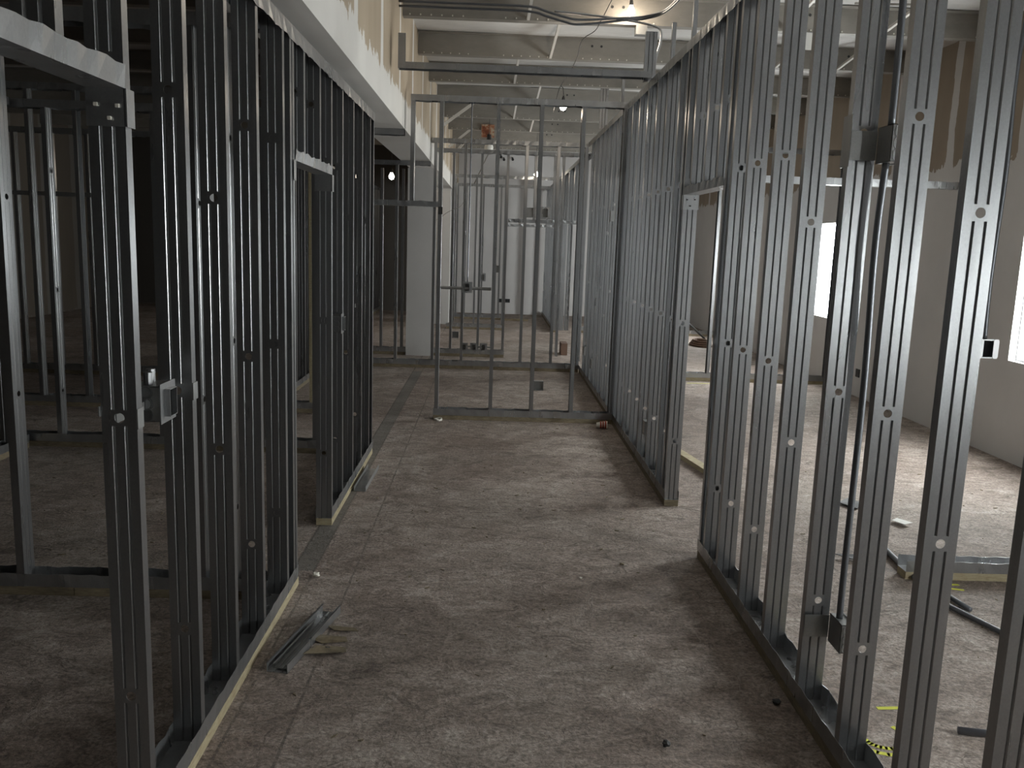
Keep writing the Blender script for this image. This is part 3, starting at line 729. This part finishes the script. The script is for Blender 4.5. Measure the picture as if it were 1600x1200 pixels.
bulb(.608, 8.2, 2.84, 'lit bulb hanging from a wire above the near cross partition', 7)
bulb(1.03, 7.12, 3.42, 'lit bulb close under the roof at the top edge of the picture', 7)
bulb(-1.75, 15.0, 2.62, 'lit bulb deep in the dark left rooms, beyond the doorway', 16, .045)
bulb(.69, 14.8, 2.72, 'small lit bulb far down the corridor, seen beside a stud', 3, .035)
bulb(-.105, 13.6, 3.02, 'unlit pale bulb under the roof, below the rusty plate', 0, .07)
def wire_(pts, l_): conduit(pts, .0035, l_, BLACK, 'wire', 'bulb wires', 'bulb_wire', 5)
wire_([(.608, 8.2, 2.93), (.60, 8.2, 2.99), (.585, 8.21, 3.02), (.64, 8.1, 3.1), (.69, 7.9, 3.2), (.70, 7.6, 3.28), (.78, 7.4, 3.31), (.80, 7.2, 3.33), (.86, 7.0, 3.45)], 'wiggly wire running up from the hanging bulb to the roof')
wire_([(.585, 8.21, 3.02), (.56, 8.22, 2.96), (.52, 8.25, 2.78)], 'loose end of wire beside the hanging bulb')
wire_([(1.03, 7.12, 3.50), (1.03, 7.12, 3.54)], 'short wire of the bulb at the top edge')
wire_([(-1.75, 15.0, 2.75), (-1.75, 15.0, 3.5)], 'wire of the bulb in the dark left rooms')
wire_([(.69, 14.8, 2.82), (.69, 14.8, 3.5)], 'wire of the small far bulb')
wire_([(-.105, 13.6, 3.2), (-.105, 13.6, 3.5)], 'wire of the unlit bulb below the rusty plate')

# ------------------------------------------------------------------ loose things on the floor
def channel(p0, p1, wd, hh, label, name='steel_offcut', z=.001, m=STEEL2, cat='steel offcut', rib=True):
    """open side up channel lying on the floor from p0 to p1"""
    a, b = Vector((*p0, z)), Vector((*p1, z)); d = (b-a).normalized(); n = Vector((-d.y, d.x, 0)); Ln = (b-a).length; T = .0015
    mb = MB()
    def bx(u0, u1, n0, n1, z0, z1):
        c0 = len(mb.v)
        for zz in (z0, z1):
            for nn in (n0, n1):
                for uu in (u0, u1): mb.v.append(tuple(a+d*uu+n*nn+Vector((0, 0, zz))))
        mb.f.extend(tuple(c0+i for i in q) for q in ((0, 2, 3, 1), (4, 5, 7, 6), (0, 1, 5, 4), (2, 6, 7, 3), (0, 4, 6, 2), (1, 3, 7, 5)))
    bx(0, Ln, -wd/2, wd/2, 0, T); bx(0, Ln, -wd/2, -wd/2+T, 0, hh); bx(0, Ln, wd/2-T, wd/2, 0, hh)
    if rib:
        for k in (-.17, .17): bx(0, Ln, k*wd-.003, k*wd+.003, T, T+.003)
        bx(0, Ln, -wd/2, -wd/2+.008, hh-T, hh); bx(0, Ln, wd/2-.008, wd/2, hh-T, hh)
    return tag(add(name, mb, m, (*p0, z)), label, cat, 'loose steel offcuts')
channel((-.748, 2.965), (-.645, 3.49), .082, .036, 'ribbed stud offcut lying open on the floor at the foot of the left partition')
channel((-.742, 2.985), (-.668, 3.36), .055, .02, 'second shorter offcut tucked inside the ribbed one on the floor', z=.006, m=BOXM)
channel((-.795, 5.275), (-.785, 5.82), .075, .032, 'plain steel track offcut against the far left partition base', rib=False, m=BOXM)
def shard(pts, h, m, label, cat, name, z=.002, group=None):
    mb = MB(); mb.prism(pts, h, lambda u, v, t: (u, v, z+t+.012*math.sin(u*37+v*23)**2))
    return tag(add(name, mb, m, (*pts[0], 0)), label, cat, group)
shard([(-.64, 3.36), (-.52, 3.33), (-.50, 3.30), (-.60, 3.31)], .002, DARKW, 'farthest torn brown scrap beside the steel offcut', 'paper scrap', 'paper_scrap', group='torn scraps by the offcut')
shard([(-.66, 3.27), (-.54, 3.24), (-.53, 3.21), (-.63, 3.20), (-.68, 3.22)], .002, DARKW, 'middle torn brown scrap beside the steel offcut', 'paper scrap', 'paper_scrap', group='torn scraps by the offcut')
shard([(-.64, 3.16), (-.53, 3.17), (-.52, 3.12), (-.60, 3.10), (-.68, 3.09)], .002, DARKW, 'nearest torn brown scrap beside the steel offcut', 'paper scrap', 'paper_scrap', group='torn scraps by the offcut')
# crushed striped cup
cu = thing('paper_cup', (1.0, 7.36, 0), 'crushed red striped paper cup at the foot of the near cross partition', 'cup')
add('cup_body', MB().tube([(.955, 7.36, .028), (1.01, 7.355, .032), (1.05, 7.35, .034)], [.022, .028, .033], 12), CRE, (1, 7.36, 0), cu)
CR = mat('cup_red', (.36, .06, .03), .6)
for q in (0, 1, 2):
    x0 = .985+.021*q; r0 = .0262+(x0-.955)*.115
    add('red_stripe', MB().tube([(x0, 7.357, .031), (x0+.013, 7.356, .0315)], [r0+.0012, r0+.0028], 12), CR, (1, 7.36, 0), cu)
ring = MB().tube([(-.44+.03*math.cos(a*.5), 7.50+.04*math.sin(a*.5), .01+.004*math.sin(a)) for a in range(13)], .009, 6)
tag(add('plastic_ring', ring, CRE, (-.44, 7.5, 0)), 'small cream plastic ring on the floor by the door post of the cross partition', 'plastic ring')
def lump(x, yy, r_, m, label, cat, name, seed, flat=.5, group=None):
    rnd = random.Random(seed); bm = bmesh.new(); bmesh.ops.create_icosphere(bm, subdivisions=2, radius=r_*S)
    for v in bm.verts: v.co *= rnd.uniform(.65, 1.25); v.co.z *= flat
    zm = min(v.co.z for v in bm.verts)
    for v in bm.verts: v.co.z -= zm-.001
    me = bpy.data.meshes.new(name); bm.to_mesh(me); bm.free(); me.materials.append(m)
    return tag(link(name, me, (x, yy, 0)), label, cat, group)
lump(.607, 2.539, .013, BLACK, 'small black lump on the bare floor near the bottom of the picture', 'debris', 'black_lump', 1, .8)
lump(-.79, 3.88, .018, CHALK, 'pale crumb at the end of the near left partition base', 'debris', 'pale_crumb', 2)
lump(-.60, 3.15, .012, BLACK, 'black bit touching the steel offcut', 'debris', 'black_bit', 3)
lump(1.06, 2.82, .016, BLACK, 'black bit at the foot of the near right partition', 'debris', 'black_bit', 4)
lump(.47, 3.93, .008, CHALK, 'tiny pale crumb on the middle of the floor', 'debris', 'pale_crumb', 5)
lump(-1.33, 5.68, .016, CHALK, 'pale crumb on the floor inside the dark left room', 'debris', 'pale_crumb', 6)
lump(.70, 4.12, .012, DARKW, 'dark crumb in the shadow edge left of the right doorway', 'debris', 'dark_crumb', 8)
# scattered crumbs nobody would count
rb = MB(); rnd = random.Random(11)
for k in range(420):
    x = rnd.uniform(-.7, 4.0) if k % 3 else rnd.uniform(-3.0, -1.0); yy = rnd.uniform(2.0, 7.3) if x > -.9 else rnd.uniform(3.8, 6.05)
    if .98 < x < 1.75 or (3.9 < yy < 4.2 and x > 1): continue
    s_ = rnd.uniform(.0015, .005); a_ = rnd.uniform(0, 3)
    l_ = s_*rnd.uniform(1, 4)
    ca, sa = math.cos(a_), math.sin(a_)
    poly = [(x+ca*l_, yy+sa*l_), (x-sa*s_, yy+ca*s_), (x-ca*l_, yy-sa*l_), (x+sa*s_, yy-ca*s_)]
    rb.prism(poly, s_*.8, lambda u, v, t: (u, v, .0005+t))
tag(add('floor_grit', rb, DARKW, (0, 0, 0)), 'dark grit and crumbs scattered over the dusty slab', 'grit', kind='stuff')
# right room floor
shard([(2.26, 5.26), (2.36, 5.36), (2.42, 5.22), (2.33, 5.14)], .004, BLACK, 'crumpled black scrap on the right room floor, farther of two', 'scrap', 'black_scrap', .012, 'black scraps')
shard([(1.86, 4.30), (2.05, 4.30), (2.05, 4.22), (1.92, 4.24)], .004, BLACK, 'pointed black scrap on the right room floor, nearer of two', 'scrap', 'black_scrap', .008, 'black scraps')
shard([(2.44, 4.90), (2.50, 4.96), (2.55, 4.86), (2.48, 4.82)], .002, PAPER, 'bent pale paper scrap on the right room floor', 'paper scrap', 'paper_scrap', .010)
conduit([(2.19, 4.55, .016), (2.15, 4.12, .016), (2.145, 4.03-.03, .016)], .014, 'dark pipe running up to the low partition base on the right room floor', PIPE, 'pipe', 'pipes on the right room floor', 'floor_pipe')
conduit([(2.19, 3.86, .014), (2.218, 3.64, .014)], .012, 'short dark pipe with its open end showing on the right room floor', PIPE, 'pipe', 'pipes on the right room floor', 'floor_pipe')
conduit([(2.09, 3.86, .013), (2.15, 3.65, .013), (2.26, 3.33, .013)], .012, 'long dark pipe beside the short one on the right room floor', PIPE, 'pipe', 'pipes on the right room floor', 'floor_pipe')
conduit([(1.625, 2.645, .014), (1.9, 2.60, .014)], .013, 'grey pipe end nearest the camera on the right room floor', PIPE, 'pipe', 'pipes on the right room floor', 'floor_pipe')
# crumpled foil-like waste inside the right bottom track
lump(1.155, 2.90, .030, STEEL2, 'crumpled silvery scrap lying in the right bottom track', 'scrap', 'silver_scrap', 9, .5)
bpy.data.objects['silver_scrap'].location.z = .043*S
# yellow spray marks
def paint(paths, label):
    mb = MB()
    for pts in paths:
        for i in range(len(pts)-1):
            a, b = Vector((*pts[i], 0)), Vector((*pts[i+1], 0)); d = (b-a); n = Vector((-d.y, d.x, 0)).normalized()*.009
            d = d.normalized()*.004; c0 = len(mb.v)
            for zz in (.0006, .0012):
                for q in (a-d+n, a-d-n, b+d-n, b+d+n): mb.v.append((q.x, q.y, zz))
            mb.f += [(c0, c0+3, c0+2, c0+1), (c0+4, c0+5, c0+6, c0+7)]+[(c0+k, c0+(k+1) % 4, c0+4+(k+1) % 4, c0+4+k) for k in range(4)]
    tag(add('paint_mark', mb, YEL, (*paths[0][0], 0)), label, 'paint mark', 'yellow paint marks')
arc = lambda cx, cy, rx, ry, a0, a1, n=12: [(cx+rx*math.cos(math.radians(a0+(a1-a0)*k/n)), cy+ry*math.sin(math.radians(a0+(a1-a0)*k/n))) for k in range(n+1)]
paint([arc(1.345, 2.615, .095, .10, 160, 400), arc(1.36, 2.60, .07, .05, 180, 350)], 'looping yellow spray mark at the foot of the near right partition')
paint([[(1.265, 2.92), (1.272, 2.80)]], 'short yellow spray dash beside the near right partition')
paint([[(1.42, 2.80), (1.50, 2.805)]], 'small yellow spray dash between two right studs')
paint([[(2.16, 3.965), (2.34, 3.965)], [(2.22, 3.96), (2.25, 3.88)], [(2.25, 3.92), (2.33, 3.90)]], 'yellow spray mark in front of the low partition base')
paint([[(2.35, 10.0), (2.62, 10.02)]], 'yellow spray line before the back partition of the right room')
